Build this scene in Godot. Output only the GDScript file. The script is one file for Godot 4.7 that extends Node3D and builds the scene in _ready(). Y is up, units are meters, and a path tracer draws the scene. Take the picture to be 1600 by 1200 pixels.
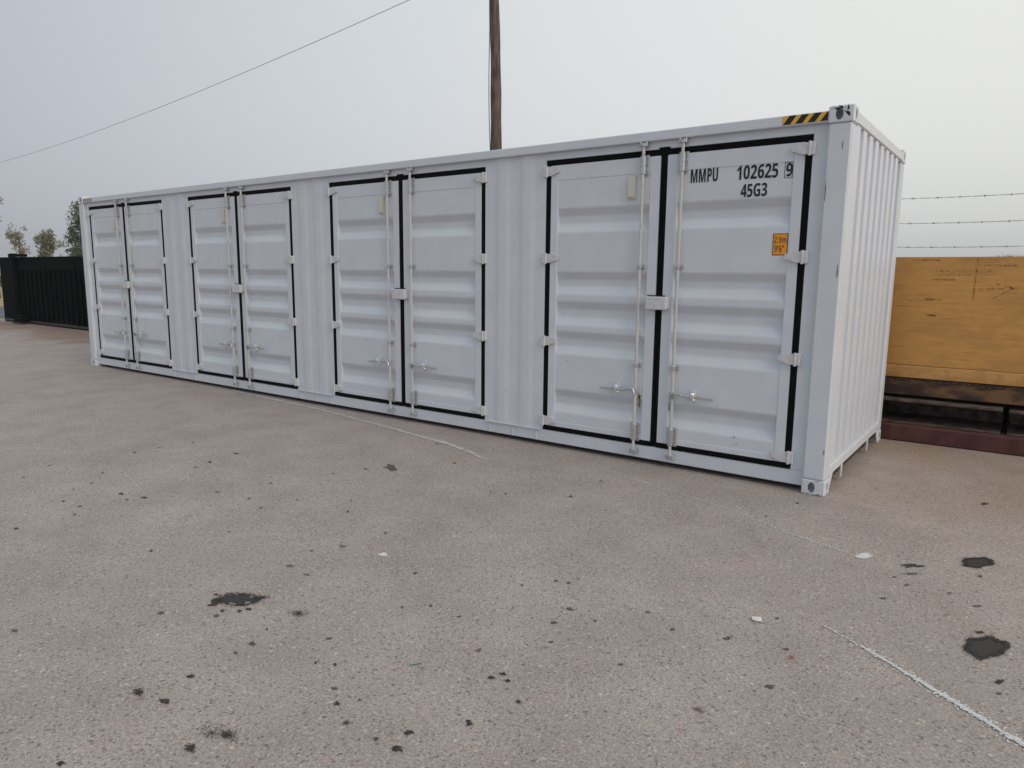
extends Node3D
# A side-opening shipping container on a concrete yard at dusk.
# x runs along the container, y is up, the door side faces +z; units are metres.

var M := {}
var rng := RandomNumberGenerator.new()
var taken := {}

# ------------------------------------------------------------------ helpers
func rnd(a: float, b: float) -> float:
	return rng.randf_range(a, b)

func new_st() -> SurfaceTool:
	var st := SurfaceTool.new()
	st.begin(Mesh.PRIMITIVE_TRIANGLES)
	return st

func numbered(called: String) -> String:
	var n: int = taken.get(called, 0)
	taken[called] = n + 1
	return called if n == 0 else "%s_%03d" % [called, n]

func put(called: String, mesh: Mesh, mat: Material, parent: Node) -> MeshInstance3D:
	var o := MeshInstance3D.new()
	o.name = called
	o.mesh = mesh
	if mat:
		o.material_override = mat
	parent.add_child(o, true)
	return o

func build(called: String, st: SurfaceTool, mat: Material, parent: Node) -> MeshInstance3D:
	return put(called, st.commit(), mat, parent)

func tag(o: Node, label: String, category: String, group := "", kind := "") -> void:
	o.set_meta("label", label)
	o.set_meta("category", category)
	if group:
		o.set_meta("group", group)
	if kind:
		o.set_meta("kind", kind)

func thing(called: String, label: String, category: String, at := Vector3.ZERO, group := "") -> Node3D:
	var o := Node3D.new()
	o.name = numbered(called)
	o.position = at
	add_child(o)
	tag(o, label, category, group)
	return o

func structure(called: String, st: SurfaceTool, mat: Material, label: String) -> MeshInstance3D:
	var o := build(numbered(called), st, mat, self)
	o.set_meta("kind", "structure")
	o.set_meta("label", label)
	return o

func tri(st: SurfaceTool, a: Vector3, b: Vector3, c: Vector3, out: Vector3) -> void:
	var n := (b - a).cross(c - a)
	if n.length_squared() < 1e-16:
		return
	n = n.normalized()
	if n.dot(out) > 0.0:
		var k := b
		b = c
		c = k
	else:
		n = -n
	for p: Vector3 in [a, b, c]:
		st.set_normal(n)
		st.add_vertex(p)

func quad(st: SurfaceTool, a: Vector3, b: Vector3, c: Vector3, d: Vector3, out: Vector3) -> void:
	tri(st, a, b, c, out)
	tri(st, a, c, d, out)

# a box between two corners with chamfered edges
func box(st: SurfaceTool, lo: Vector3, hi: Vector3, b := 0.004) -> void:
	var c := (lo + hi) * 0.5
	var h := (hi - lo) * 0.5
	b = minf(b, minf(h.x, minf(h.y, h.z)) * 0.8)
	var i := h - Vector3(b, b, b)
	for ax in 3:
		var u := (ax + 1) % 3
		var v := (ax + 2) % 3
		for s: float in [-1.0, 1.0]:
			var q: Array[Vector3] = []
			for k: Array in [[-1, -1], [1, -1], [1, 1], [-1, 1]]:
				var p := Vector3.ZERO
				p[ax] = s * h[ax]
				p[u] = k[0] * i[u]
				p[v] = k[1] * i[v]
				q.append(c + p)
			var out := Vector3.ZERO
			out[ax] = s
			quad(st, q[0], q[1], q[2], q[3], out)
	if b < 0.0005:
		return
	for ax in 3:
		var u := (ax + 1) % 3
		var v := (ax + 2) % 3
		for su: float in [-1.0, 1.0]:
			for sv: float in [-1.0, 1.0]:
				var p1 := Vector3.ZERO
				p1[ax] = -i[ax]
				p1[u] = su * h[u]
				p1[v] = sv * i[v]
				var p2 := p1
				p2[ax] = i[ax]
				var p3 := p2
				p3[u] = su * i[u]
				p3[v] = sv * h[v]
				var p4 := p3
				p4[ax] = -i[ax]
				var out := Vector3.ZERO
				out[u] = su
				out[v] = sv
				quad(st, c + p1, c + p2, c + p3, c + p4, out)
	for sx: float in [-1.0, 1.0]:
		for sy: float in [-1.0, 1.0]:
			for sz: float in [-1.0, 1.0]:
				tri(st, c + Vector3(sx * h.x, sy * i.y, sz * i.z), c + Vector3(sx * i.x, sy * h.y, sz * i.z), c + Vector3(sx * i.x, sy * i.y, sz * h.z), Vector3(sx, sy, sz))

func box_mesh(lo: Vector3, hi: Vector3, b := 0.004) -> ArrayMesh:
	var st := new_st()
	box(st, lo, hi, b)
	return st.commit()

# a flat polygon (convex, in order) given thickness along axis vector d
func slab(st: SurfaceTool, pts: Array[Vector3], d: Vector3) -> void:
	var mid := Vector3.ZERO
	for p in pts:
		mid += p
	mid /= pts.size()
	for k in range(1, pts.size() - 1):
		tri(st, pts[0], pts[k], pts[k + 1], -d)
		tri(st, pts[0] + d, pts[k] + d, pts[k + 1] + d, d)
	for k in pts.size():
		var a := pts[k]
		var b := pts[(k + 1) % pts.size()]
		quad(st, a, b, b + d, a + d, (a + b) * 0.5 - mid)

# rounds the inner corners of a 2D profile
func rounded(pts: Array[Vector2], r: float) -> Array[Vector2]:
	var res: Array[Vector2] = [pts[0]]
	for k in range(1, pts.size() - 1):
		var p := pts[k]
		var a := pts[k - 1] - p
		var b := pts[k + 1] - p
		var rr := minf(r, minf(a.length(), b.length()) * 0.45)
		var p0 := p + a.normalized() * rr
		var p2 := p + b.normalized() * rr
		for t: float in [0.0, 0.33, 0.67, 1.0]:
			res.append(p0.lerp(p, t).lerp(p.lerp(p2, t), t))
	res.append(pts[-1])
	return res

# sweeps a profile: profile points (along, depth); e_al, e_dep, e_ext are axis vectors; from s0 to s1 along e_ext; faces point along +e_dep
func sheet(st: SurfaceTool, prof: Array[Vector2], e_al: Vector3, e_dep: Vector3, e_ext: Vector3, s0: float, s1: float, org := Vector3.ZERO) -> void:
	var nrm: Array[Vector3] = []
	for k in prof.size():
		var a := prof[maxi(k - 1, 0)]
		var b := prof[mini(k + 1, prof.size() - 1)]
		var t := (b - a).normalized()
		var n := e_al * -t.y + e_dep * t.x
		if n.dot(e_dep) < 0.0:
			n = -n
		nrm.append(n.normalized())
	for k in prof.size() - 1:
		var p0 := org + e_al * prof[k].x + e_dep * prof[k].y
		var p1 := org + e_al * prof[k + 1].x + e_dep * prof[k + 1].y
		var v: Array = [[p0 + e_ext * s0, nrm[k]], [p1 + e_ext * s0, nrm[k + 1]], [p1 + e_ext * s1, nrm[k + 1]], [p0 + e_ext * s1, nrm[k]]]
		var face: Vector3 = (v[1][0] - v[0][0]).cross(v[2][0] - v[0][0])
		var order := [0, 1, 2, 0, 2, 3] if face.dot(e_dep) < 0.0 else [0, 2, 1, 0, 3, 2]
		for q: int in order:
			st.set_normal(v[q][1])
			st.add_vertex(v[q][0])

# tube along points with a radius each
func tube(st: SurfaceTool, pts: Array[Vector3], rad: Array[float], sides := 10, caps := true) -> void:
	var rings: Array = []
	for k in pts.size():
		var t := (pts[mini(k + 1, pts.size() - 1)] - pts[maxi(k - 1, 0)]).normalized()
		var u := t.cross(Vector3.UP if absf(t.y) < 0.9 else Vector3.RIGHT).normalized()
		var w := t.cross(u).normalized()
		var r: float = rad[mini(k, rad.size() - 1)]
		var ring: Array = []
		for s in sides:
			var a := TAU * s / sides
			var n := u * cos(a) + w * sin(a)
			ring.append([pts[k] + n * r, n])
		rings.append(ring)
	for k in pts.size() - 1:
		for s in sides:
			var s2 := (s + 1) % sides
			var q: Array = [rings[k][s], rings[k][s2], rings[k + 1][s2], rings[k + 1][s]]
			var face: Vector3 = (q[1][0] - q[0][0]).cross(q[2][0] - q[0][0])
			var order := [0, 1, 2, 0, 2, 3] if face.dot(q[0][1] + q[1][1]) < 0.0 else [0, 2, 1, 0, 3, 2]
			for i: int in order:
				st.set_normal(q[i][1])
				st.add_vertex(q[i][0])
	if caps:
		for e: int in [0, pts.size() - 1]:
			var out := pts[0] - pts[1] if e == 0 else pts[-1] - pts[-2]
			for s in range(1, sides - 1):
				tri(st, rings[e][0][0], rings[e][s][0], rings[e][s + 1][0], out)

func rod(st: SurfaceTool, a: Vector3, b: Vector3, r: float, sides := 10) -> void:
	var p: Array[Vector3] = [a, b]
	var q: Array[float] = [r, r]
	tube(st, p, q, sides)

# ------------------------------------------------------------------ materials
func noise_tex(freq: float, seed_: int, a: Color, b: Color, oct := 4, size := 512, lo := 0.3, hi := 0.7) -> NoiseTexture2D:
	var n := FastNoiseLite.new()
	n.seed = seed_
	n.frequency = freq
	n.fractal_octaves = oct
	var t := NoiseTexture2D.new()
	t.width = size
	t.height = size
	t.seamless = true
	t.noise = n
	var g := Gradient.new()
	g.offsets = PackedFloat32Array([lo, hi])
	g.colors = PackedColorArray([a, b])
	t.color_ramp = g
	return t

func plain(c: Color, rough := 0.6, metal := 0.0) -> StandardMaterial3D:
	var m := StandardMaterial3D.new()
	m.albedo_color = c
	m.roughness = rough
	m.metallic = metal
	return m

func mottled(a: Color, b: Color, rough: float, scale_: float, seed_: int, metal := 0.0, freq := 0.012, oct := 5) -> StandardMaterial3D:
	var m := plain(Color.WHITE, rough, metal)
	m.albedo_texture = noise_tex(freq, seed_, a, b, oct)
	m.uv1_triplanar = true
	m.uv1_world_triplanar = true
	m.uv1_scale = Vector3.ONE * scale_
	return m

func c8(r: int, g: int, b: int) -> Color:
	return Color8(r, g, b)

func make_materials() -> void:
	M.paint = mottled(c8(211, 217, 226), c8(215, 221, 229), 0.42, 0.45, 3)
	M.paint_end = M.paint
	M.fitting = mottled(c8(204, 206, 210), c8(216, 217, 220), 0.45, 2.5, 5)
	M.bar = mottled(c8(196, 196, 194), c8(208, 207, 205), 0.4, 3.0, 6)
	M.zinc = mottled(c8(176, 178, 181), c8(216, 217, 219), 0.28, 9.0, 7, 0.6)
	M.chrome = plain(c8(236, 238, 241), 0.16, 0.75)
	M.rubber = plain(c8(12, 12, 14), 0.8)
	M.rubber.metallic_specular = 0.25
	M.black = plain(c8(22, 21, 22), 0.7)
	M.inside = plain(c8(60, 58, 56), 0.9)
	M.vent = plain(c8(212, 212, 198), 0.5)
	M.ink = plain(c8(24, 24, 27), 0.6)
	M.orange = plain(c8(240, 160, 40), 0.45)
	M.hazard_yellow = plain(c8(236, 178, 60), 0.5)
	M.rust = mottled(c8(138, 108, 98), c8(166, 140, 130), 0.85, 8.0, 9)
	M.grease = mottled(c8(150, 112, 66), c8(190, 160, 118), 0.6, 12.0, 10)
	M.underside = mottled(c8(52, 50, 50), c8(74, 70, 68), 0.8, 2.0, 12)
	M.gate = mottled(c8(10, 12, 13), c8(18, 20, 21), 0.8, 1.2, 13)
	M.gate.metallic_specular = 0.2
	M.gate_grey = mottled(c8(40, 43, 43), c8(62, 64, 62), 0.5, 2.0, 14)
	M.red_beam = mottled(c8(78, 46, 44), c8(92, 56, 53), 0.8, 0.8, 15)
	M.girder = mottled(c8(70, 58, 53), c8(104, 90, 82), 0.75, 1.0, 16)
	M.wood = mottled(c8(70, 61, 55), c8(118, 104, 94), 0.9, 1.0, 17)
	M.wood.uv1_scale = Vector3(3.5, 0.35, 3.5)
	M.wire = plain(c8(112, 112, 116), 0.6, 0.2)
	M.galv_wire = plain(c8(182, 180, 180), 0.6, 0.2)
	M.asphalt = mottled(c8(86, 90, 100), c8(104, 107, 116), 0.9, 0.4, 18)
	M.dry_grass = mottled(c8(150, 132, 84), c8(184, 164, 112), 0.95, 0.15, 19)
	M.soil = mottled(c8(124, 104, 84), c8(150, 128, 106), 0.95, 0.2, 20)
	M.bark = mottled(c8(84, 74, 66), c8(116, 104, 92), 0.95, 2.0, 21)
	M.post = mottled(c8(150, 148, 144), c8(172, 170, 166), 0.9, 1.5, 22)
	M.scrap = plain(c8(222, 220, 214), 0.7)
	M.oil = mottled(c8(20, 20, 21), c8(66, 63, 60), 0.6, 24.0, 31)
	M.drip = mottled(c8(46, 41, 39), c8(78, 68, 64), 0.85, 12.0, 32)
	M.brown = mottled(c8(84, 68, 63), c8(116, 99, 92), 0.8, 12.0, 33)
	M.faint = mottled(c8(118, 98, 92), c8(142, 124, 117), 0.9, 12.0, 34)
	M.reddish = mottled(c8(140, 98, 76), c8(158, 120, 96), 0.9, 12.0, 35)
	M.chalk = mottled(c8(196, 196, 198), c8(222, 222, 222), 0.95, 9.0, 36)
	M.white_patch = mottled(c8(205, 207, 208), c8(225, 226, 226), 0.8, 9.0, 37)

# ------------------------------------------------------------------ camera, sky, sun
func lin(v: float) -> float:
	return pow((v + 0.055) / 1.055, 2.4) if v > 0.04045 else v / 12.92

func sky_at(az: float, el: float) -> Color:
	# brightest to the right, where the sun has gone into the haze
	var w := 0.5 + 0.5 * cos(deg_to_rad(az - 45.0))
	var e := maxf(el, 0.0)
	var l := 0.84 - 0.58 * pow(minf(1.0 - w, 0.8), 2.0)
	l *= 1.0 - (0.24 + 0.28 * w) * exp(-e / 5.0)
	var high := smoothstep(22.0, 80.0, e)
	l = lerpf(l, 0.56, high)
	var t := clampf((w - 0.29) / 0.54, 0.0, 1.0)
	var tint := Vector3(0.92 + 0.07 * t, 1.0, 1.097 - 0.13 * t)
	tint = tint.lerp(Vector3(0.985, 1.0, 1.02), 0.6 * exp(-e / 5.0))
	tint = tint.lerp(Vector3(0.9, 1.0, 1.12), high)
	return Color(l * tint.x, l * tint.y, l * tint.z)

func make_view() -> void:
	var cam := Camera3D.new()
	cam.name = "camera"
	cam.position = Vector3(13.3652, 1.6849, 5.6962)
	cam.rotation_degrees = Vector3(-8.8466, 36.1221, 0.5368)
	cam.fov = 56.64
	cam.near = 0.05
	cam.far = 1500.0
	add_child(cam)
	cam.make_current()
	var w := 512
	var h := 256
	var img := Image.create(w, h, false, Image.FORMAT_RGBF)
	for y in h:
		var el := 90.0 - (y + 0.5) / h * 180.0
		for x in w:
			# a panorama starts along -z and turns towards +x
			var az := (x + 0.5) / w * 360.0
			img.set_pixel(x, y, sky_at(az, el))
	var sm := PanoramaSkyMaterial.new()
	sm.panorama = ImageTexture.create_from_image(img)
	var sky := Sky.new()
	sky.sky_material = sm
	var env := Environment.new()
	env.background_mode = Environment.BG_SKY
	env.sky = sky
	env.tonemap_mode = Environment.TONE_MAPPER_LINEAR
	env.tonemap_exposure = 1.0
	env.sdfgi_enabled = true
	env.ssao_enabled = true
	env.ssil_enabled = true
	env.fog_enabled = true
	env.fog_density = 0.0006
	env.fog_light_color = Color8(186, 192, 198)
	var we := WorldEnvironment.new()
	we.name = "world_environment"
	we.environment = env
	add_child(we)
	var sun := DirectionalLight3D.new()
	sun.name = "sun"
	sun.light_energy = 0.42
	sun.light_color = Color(1.0, 0.935, 0.86)
	sun.light_angular_distance = 40.0
	sun.shadow_enabled = true
	add_child(sun)
	# veiled, in the bright side of the sky to the right of the picture
	var az := deg_to_rad(100.0)
	var el := deg_to_rad(34.0)
	var toward := Vector3(sin(az) * cos(el), sin(el), -cos(az) * cos(el))
	sun.look_at_from_position(Vector3.ZERO, -toward)

# ------------------------------------------------------------------ ground
func aggregate_image(size: int) -> Array:
	# a concrete surface: cement base, sand grains, pale and dark chips, wrapped at the edges
	var n1 := FastNoiseLite.new()
	n1.seed = 41
	n1.frequency = 0.01
	n1.fractal_octaves = 6
	var low := n1.get_seamless_image(size / 4, size / 4)
	low.resize(size, size, Image.INTERPOLATE_CUBIC)
	low.convert(Image.FORMAT_L8)
	var lo := low.get_data()
	var px := PackedByteArray()
	px.resize(size * size * 3)
	var ht := PackedByteArray()
	ht.resize(size * size)
	var r := RandomNumberGenerator.new()
	r.seed = 77
	var n2 := FastNoiseLite.new()
	n2.seed = 52
	n2.frequency = 0.24
	n2.fractal_octaves = 3
	var midi := n2.get_seamless_image(size / 2, size / 2)
	midi.resize(size, size, Image.INTERPOLATE_CUBIC)
	midi.convert(Image.FORMAT_L8)
	var mi := midi.get_data()
	for i in size * size:
		var v := r.randi()
		var g := (v & 31) + ((v >> 5) & 31) - 31 + (lo[i] - 128) / 12 + (mi[i] - 128) / 4
		px[i * 3] = 184 + g
		px[i * 3 + 1] = 176 + g
		px[i * 3 + 2] = 169 + g
		ht[i] = clampi(128 + g, 0, 255)
	var tones := [[214, 204, 192, 22], [226, 219, 210, 30], [196, 176, 164, 10], [166, 152, 146, -6], [140, 130, 126, -20], [112, 103, 100, -40], [160, 163, 165, 6], [182, 158, 150, 4], [100, 92, 89, -45], [190, 192, 192, 14], [132, 122, 118, -24]]
	for k in 90000:
		var t: Array = tones[r.randi() % tones.size()]
		var cx := r.randi() % size
		var cy := r.randi() % size
		var ra := 1.1 + 4.0 * pow(r.randf(), 2.2)
		var rb := ra * r.randf_range(0.5, 1.0)
		if t[3] < -30:
			ra *= 0.6
			rb *= 0.6
		var an := r.randf() * PI
		var ca := cos(an)
		var sa := sin(an)
		var e := int(ceil(ra))
		var mixv := r.randf_range(0.3, 0.9)
		for dy in range(-e, e + 1):
			for dx in range(-e, e + 1):
				var u := (dx * ca + dy * sa) / ra
				var v := (dy * ca - dx * sa) / rb
				if u * u + v * v <= 1.0:
					var i := ((cy + dy) & (size - 1)) * size + ((cx + dx) & (size - 1))
					px[i * 3] = int(lerpf(px[i * 3], t[0], mixv))
					px[i * 3 + 1] = int(lerpf(px[i * 3 + 1], t[1], mixv))
					px[i * 3 + 2] = int(lerpf(px[i * 3 + 2], t[2], mixv))
					ht[i] = clampi(ht[i] + t[3], 0, 255)
	return [Image.create_from_data(size, size, false, Image.FORMAT_RGB8, px), Image.create_from_data(size, size, false, Image.FORMAT_L8, ht)]

func make_ground() -> MeshInstance3D:
	var tile := 3.7
	var pair := aggregate_image(2048)
	var col: Image = pair[0]
	col.generate_mipmaps()
	var nor: Image = pair[1]
	nor.convert(Image.FORMAT_RGBA8)
	nor.bump_map_to_normal_map(1.6)
	var m := plain(Color.WHITE, 0.88)
	m.albedo_texture = ImageTexture.create_from_image(col)
	m.normal_enabled = true
	m.normal_texture = ImageTexture.create_from_image(nor)
	m.normal_scale = 0.8
	m.vertex_color_use_as_albedo = true
	M.concrete = m
	# patches of dust, damp and sand as stained concrete, finer than 20 cm
	var a := FastNoiseLite.new()
	a.seed = 5
	a.frequency = 0.33
	a.fractal_octaves = 4
	var b := FastNoiseLite.new()
	b.seed = 9
	b.frequency = 0.6
	b.fractal_octaves = 5
	var c := FastNoiseLite.new()
	c.seed = 15
	c.frequency = 0.14
	c.fractal_octaves = 5
	var st := new_st()
	var x0 := -15.0
	var z0 := -9.0
	var dx := 0.2
	var nx := 190
	var nz := 92
	for j in nz + 1:
		for i in nx + 1:
			var x := x0 + i * dx
			var z := z0 + j * dx
			var p1 := a.get_noise_2d(x, z)
			var p2 := b.get_noise_2d(x, z)
			var p3 := c.get_noise_2d(x * 0.5, z * 1.4)
			var k := Vector3(0.775, 0.748, 0.746) * (1.0 + 0.03 * p1 + 0.045 * p2)
			# tan dust drifts
			var dust := smoothstep(-0.05, 0.35, p3)
			k = k.lerp(Vector3(0.785, 0.73, 0.695), 0.35 * dust)
			# sandy soil trodden in by the beam and the bin
			var sand := smoothstep(2.6, 0.0, Vector2((x - 14.0) * 0.6, z + 2.2).length() + 1.6 * p2)
			k = k.lerp(Vector3(0.64, 0.525, 0.42), 0.8 * sand)
			# red earth along the gate track
			var red := smoothstep(1.5, 0.2, absf(z + 2.7) + 1.2 * p2 + 0.8 * p1) * smoothstep(1.0, -3.0, x)
			k = k.lerp(Vector3(0.56, 0.42, 0.36), 0.8 * red)
			st.set_color(Color(k.x, k.y, k.z))
			st.set_uv(Vector2(x, z) / tile)
			st.set_normal(Vector3.UP)
			st.set_tangent(Plane(1, 0, 0, 1))
			st.add_vertex(Vector3(x, 0.0, z))
	for j in nz:
		for i in nx:
			var v := j * (nx + 1) + i
			for q: int in [v, v + 1, v + nx + 2, v, v + nx + 2, v + nx + 1]:
				st.add_index(q)
	return structure("ground", st, m, "stained grey concrete yard with pale and dark aggregate")

# how far the edge of a stain reaches in direction t
func outline(c: Vector3, t: float, rough: float, nz: FastNoiseLite) -> float:
	return 1.0 + rough * nz.get_noise_2d(c.x * 31.0 + cos(t) * 0.9, c.z * 31.0 + sin(t) * 0.9) * 1.7

# an irregular flat patch as a fan
func blob(st: SurfaceTool, c: Vector3, a: Vector3, b: Vector3, rough: float, nz: FastNoiseLite, n := 18) -> void:
	var pts: Array[Vector3] = []
	for k in n:
		var t := TAU * k / n
		var f := outline(c, t, rough, nz)
		pts.append(c + a * cos(t) * f + b * sin(t) * f)
	for k in n:
		tri(st, c, pts[k], pts[(k + 1) % n], Vector3.UP)

func flake(st: SurfaceTool, c: Vector3, r: float) -> void:
	var n := 5
	var a0 := rnd(0, TAU)
	var el := rnd(0.5, 1.0)
	var turn := rnd(0, PI)
	var pts: Array[Vector3] = []
	for k in n:
		var t := a0 + TAU * k / n
		var f := r * rnd(0.6, 1.15)
		var q := Vector2(cos(t) * f, sin(t) * f * el).rotated(turn)
		pts.append(c + Vector3(q.x, 0, q.y))
	for k in range(1, n - 1):
		tri(st, pts[0], pts[k], pts[k + 1], Vector3.UP)

const STAINS := [
	["D",10.18,3.72,0.098,-0.075,-0.074,-0.047], ["d",10.13,3.83,0.026,-0.020,-0.023,-0.014], ["S",10.56,3.63,0.038,-0.029,-0.036,-0.027], ["b",10.26,3.89,0.015,-0.012,-0.018,-0.011], ["d",10.23,3.84,0.010,-0.008,-0.013,-0.008], ["d",10.30,3.79,0.011,-0.008,-0.012,-0.008],
	["d",10.32,3.75,0.013,-0.009,-0.013,-0.009], ["d",10.04,3.76,0.012,-0.009,-0.011,-0.006], ["S",10.26,3.63,0.026,-0.020,-0.016,-0.011], ["b",10.01,4.04,0.018,-0.014,-0.019,-0.010], ["b",9.64,4.54,0.014,-0.010,-0.021,-0.007], ["b",9.18,3.66,0.011,-0.009,-0.018,-0.009],
	["f",10.04,2.91,0.032,-0.024,-0.032,-0.028], ["f",10.04,3.29,0.026,-0.020,-0.022,-0.016], ["b",10.21,3.31,0.013,-0.010,-0.013,-0.010], ["b",8.96,1.46,0.060,-0.047,-0.075,-0.073], ["b",8.84,1.62,0.021,-0.017,-0.015,-0.014], ["d",9.57,2.46,0.008,-0.006,-0.016,-0.014],
	["b",10.09,2.59,0.010,-0.007,-0.014,-0.014], ["b",10.68,2.93,0.013,-0.010,-0.013,-0.013], ["b",11.02,3.17,0.008,-0.006,-0.010,-0.011], ["b",10.92,3.27,0.007,-0.006,-0.007,-0.008], ["b",11.21,3.17,0.008,-0.006,-0.006,-0.008], ["f",11.49,3.36,0.013,-0.010,-0.010,-0.013],
	["b",10.87,3.70,0.012,-0.009,-0.010,-0.008], ["F",10.63,3.94,0.014,-0.011,-0.017,-0.012], ["b",10.64,4.03,0.011,-0.009,-0.010,-0.006], ["d",11.07,3.83,0.006,-0.005,-0.010,-0.008], ["d",10.99,3.87,0.004,-0.003,-0.006,-0.005], ["d",10.57,3.82,0.004,-0.003,-0.008,-0.006],
	["d",10.66,4.25,0.014,-0.011,-0.016,-0.009], ["S",10.60,4.44,0.018,-0.013,-0.027,-0.014], ["d",10.74,4.41,0.022,-0.017,-0.021,-0.011], ["d",11.30,4.01,0.013,-0.010,-0.011,-0.010], ["b",11.35,3.94,0.006,-0.004,-0.006,-0.005], ["b",11.21,3.95,0.011,-0.008,-0.008,-0.006],
	["b",11.58,4.07,0.009,-0.007,-0.010,-0.009], ["d",11.65,3.97,0.017,-0.013,-0.011,-0.012], ["d",11.68,4.06,0.016,-0.012,-0.015,-0.015], ["d",11.79,3.79,0.013,-0.010,-0.013,-0.015], ["d",11.67,3.50,0.012,-0.009,-0.009,-0.011], ["d",11.69,3.45,0.016,-0.011,-0.008,-0.010],
	["d",11.74,3.48,0.010,-0.007,-0.007,-0.010], ["d",10.81,4.81,0.013,-0.010,-0.016,-0.006], ["S",11.09,4.50,0.021,-0.015,-0.023,-0.013], ["S",11.13,4.38,0.038,-0.028,-0.041,-0.026], ["F",11.42,4.07,0.010,-0.007,-0.008,-0.006], ["F",11.07,4.41,0.042,-0.031,-0.042,-0.026],
	["d",7.91,3.23,0.019,-0.014,-0.028,-0.014], ["d",8.13,3.17,0.018,-0.015,-0.027,-0.013], ["b",8.08,3.27,0.013,-0.010,-0.015,-0.008], ["d",7.75,3.57,0.011,-0.008,-0.019,-0.008], ["d",7.97,3.55,0.012,-0.010,-0.019,-0.008], ["b",8.13,3.65,0.010,-0.008,-0.017,-0.008],
	["d",8.12,4.00,0.014,-0.011,-0.023,-0.008], ["b",8.43,2.76,0.017,-0.014,-0.022,-0.014], ["b",8.76,2.71,0.013,-0.010,-0.020,-0.014], ["b",9.01,2.78,0.010,-0.008,-0.016,-0.011], ["b",8.55,2.37,0.012,-0.009,-0.015,-0.011], ["b",7.49,1.99,0.028,-0.021,-0.031,-0.021],
	["d",7.58,2.31,0.018,-0.014,-0.025,-0.015], ["b",7.64,2.48,0.015,-0.012,-0.019,-0.011], ["d",6.72,2.55,0.014,-0.011,-0.024,-0.012], ["b",6.61,3.22,0.010,-0.008,-0.022,-0.009], ["d",6.84,3.50,0.010,-0.008,-0.021,-0.007], ["b",7.20,3.05,0.010,-0.008,-0.020,-0.009],
	["b",7.44,3.24,0.010,-0.008,-0.018,-0.008], ["d",9.31,1.00,0.013,-0.011,-0.018,-0.021], ["d",8.70,0.56,0.012,-0.010,-0.022,-0.025], ["d",10.21,1.44,0.010,-0.007,-0.014,-0.019], ["b",10.08,1.46,0.008,-0.006,-0.010,-0.013], ["b",6.73,2.32,0.014,-0.011,-0.024,-0.013],
	["b",6.76,2.00,0.012,-0.009,-0.025,-0.014], ["f",9.27,3.19,0.009,-0.006,-0.013,-0.008], ["b",8.72,1.88,0.013,-0.009,-0.016,-0.012], ["f",9.07,2.51,0.009,-0.007,-0.013,-0.009], ["b",9.40,2.28,0.008,-0.006,-0.011,-0.010], ["f",7.51,3.40,0.014,-0.011,-0.018,-0.007],
	["f",9.95,3.07,0.013,-0.010,-0.012,-0.010], ["W",10.34,2.85,0.023,-0.017,-0.022,-0.021], ["O",13.33,1.93,0.090,-0.068,-0.006,-0.129], ["O",13.24,0.77,0.085,-0.065,-0.005,-0.092], ["d",12.93,1.08,0.053,-0.041,-0.005,-0.042], ["F",12.94,1.21,0.052,-0.040,-0.002,-0.020],
	["b",12.87,1.32,0.011,-0.007,-0.002,-0.013], ["b",12.94,1.40,0.011,-0.009,-0.002,-0.012], ["b",13.14,1.37,0.014,-0.010,-0.001,-0.013], ["b",12.87,1.66,0.016,-0.012,-0.003,-0.017], ["b",13.27,1.46,0.020,-0.016,-0.001,-0.015], ["b",13.26,1.01,0.014,-0.011,-0.002,-0.021],
	["d",13.30,1.78,0.021,-0.016,-0.001,-0.019], ["d",13.40,2.23,0.018,-0.014,-0.001,-0.023], ["b",13.40,2.34,0.010,-0.007,-0.000,-0.011], ["d",13.20,-0.58,0.026,-0.019,-0.002,-0.041], ["b",10.64,1.18,0.014,-0.010,-0.014,-0.024], ["b",10.62,0.68,0.011,-0.008,-0.011,-0.020],
	["d",12.07,0.28,0.011,-0.009,-0.004,-0.016], ["b",11.97,0.72,0.007,-0.006,-0.006,-0.017], ["b",11.61,2.77,0.017,-0.013,-0.011,-0.018], ["b",11.94,2.56,0.014,-0.011,-0.006,-0.012], ["b",12.11,2.65,0.010,-0.008,-0.004,-0.011], ["b",12.35,2.57,0.018,-0.014,-0.006,-0.018],
	["b",12.48,2.23,0.009,-0.007,-0.003,-0.012], ["b",12.60,2.51,0.012,-0.008,-0.003,-0.013], ["r",12.64,2.57,0.016,-0.012,-0.006,-0.020], ["b",12.63,2.86,0.019,-0.014,-0.005,-0.016], ["f",12.45,3.19,0.018,-0.013,-0.008,-0.020], ["b",12.06,3.08,0.010,-0.008,-0.005,-0.009],
	["d",11.86,3.57,0.009,-0.006,-0.006,-0.008], ["d",11.77,2.80,0.006,-0.004,-0.006,-0.011], ["b",11.71,3.10,0.011,-0.008,-0.005,-0.007], ["b",11.62,2.94,0.016,-0.012,-0.007,-0.011], ["b",11.44,2.51,0.011,-0.009,-0.008,-0.014], ["b",11.37,2.53,0.010,-0.007,-0.008,-0.013],
	["b",11.25,2.69,0.007,-0.006,-0.007,-0.010], ["W",12.67,1.09,0.041,-0.031,-0.009,-0.049],
]

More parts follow.
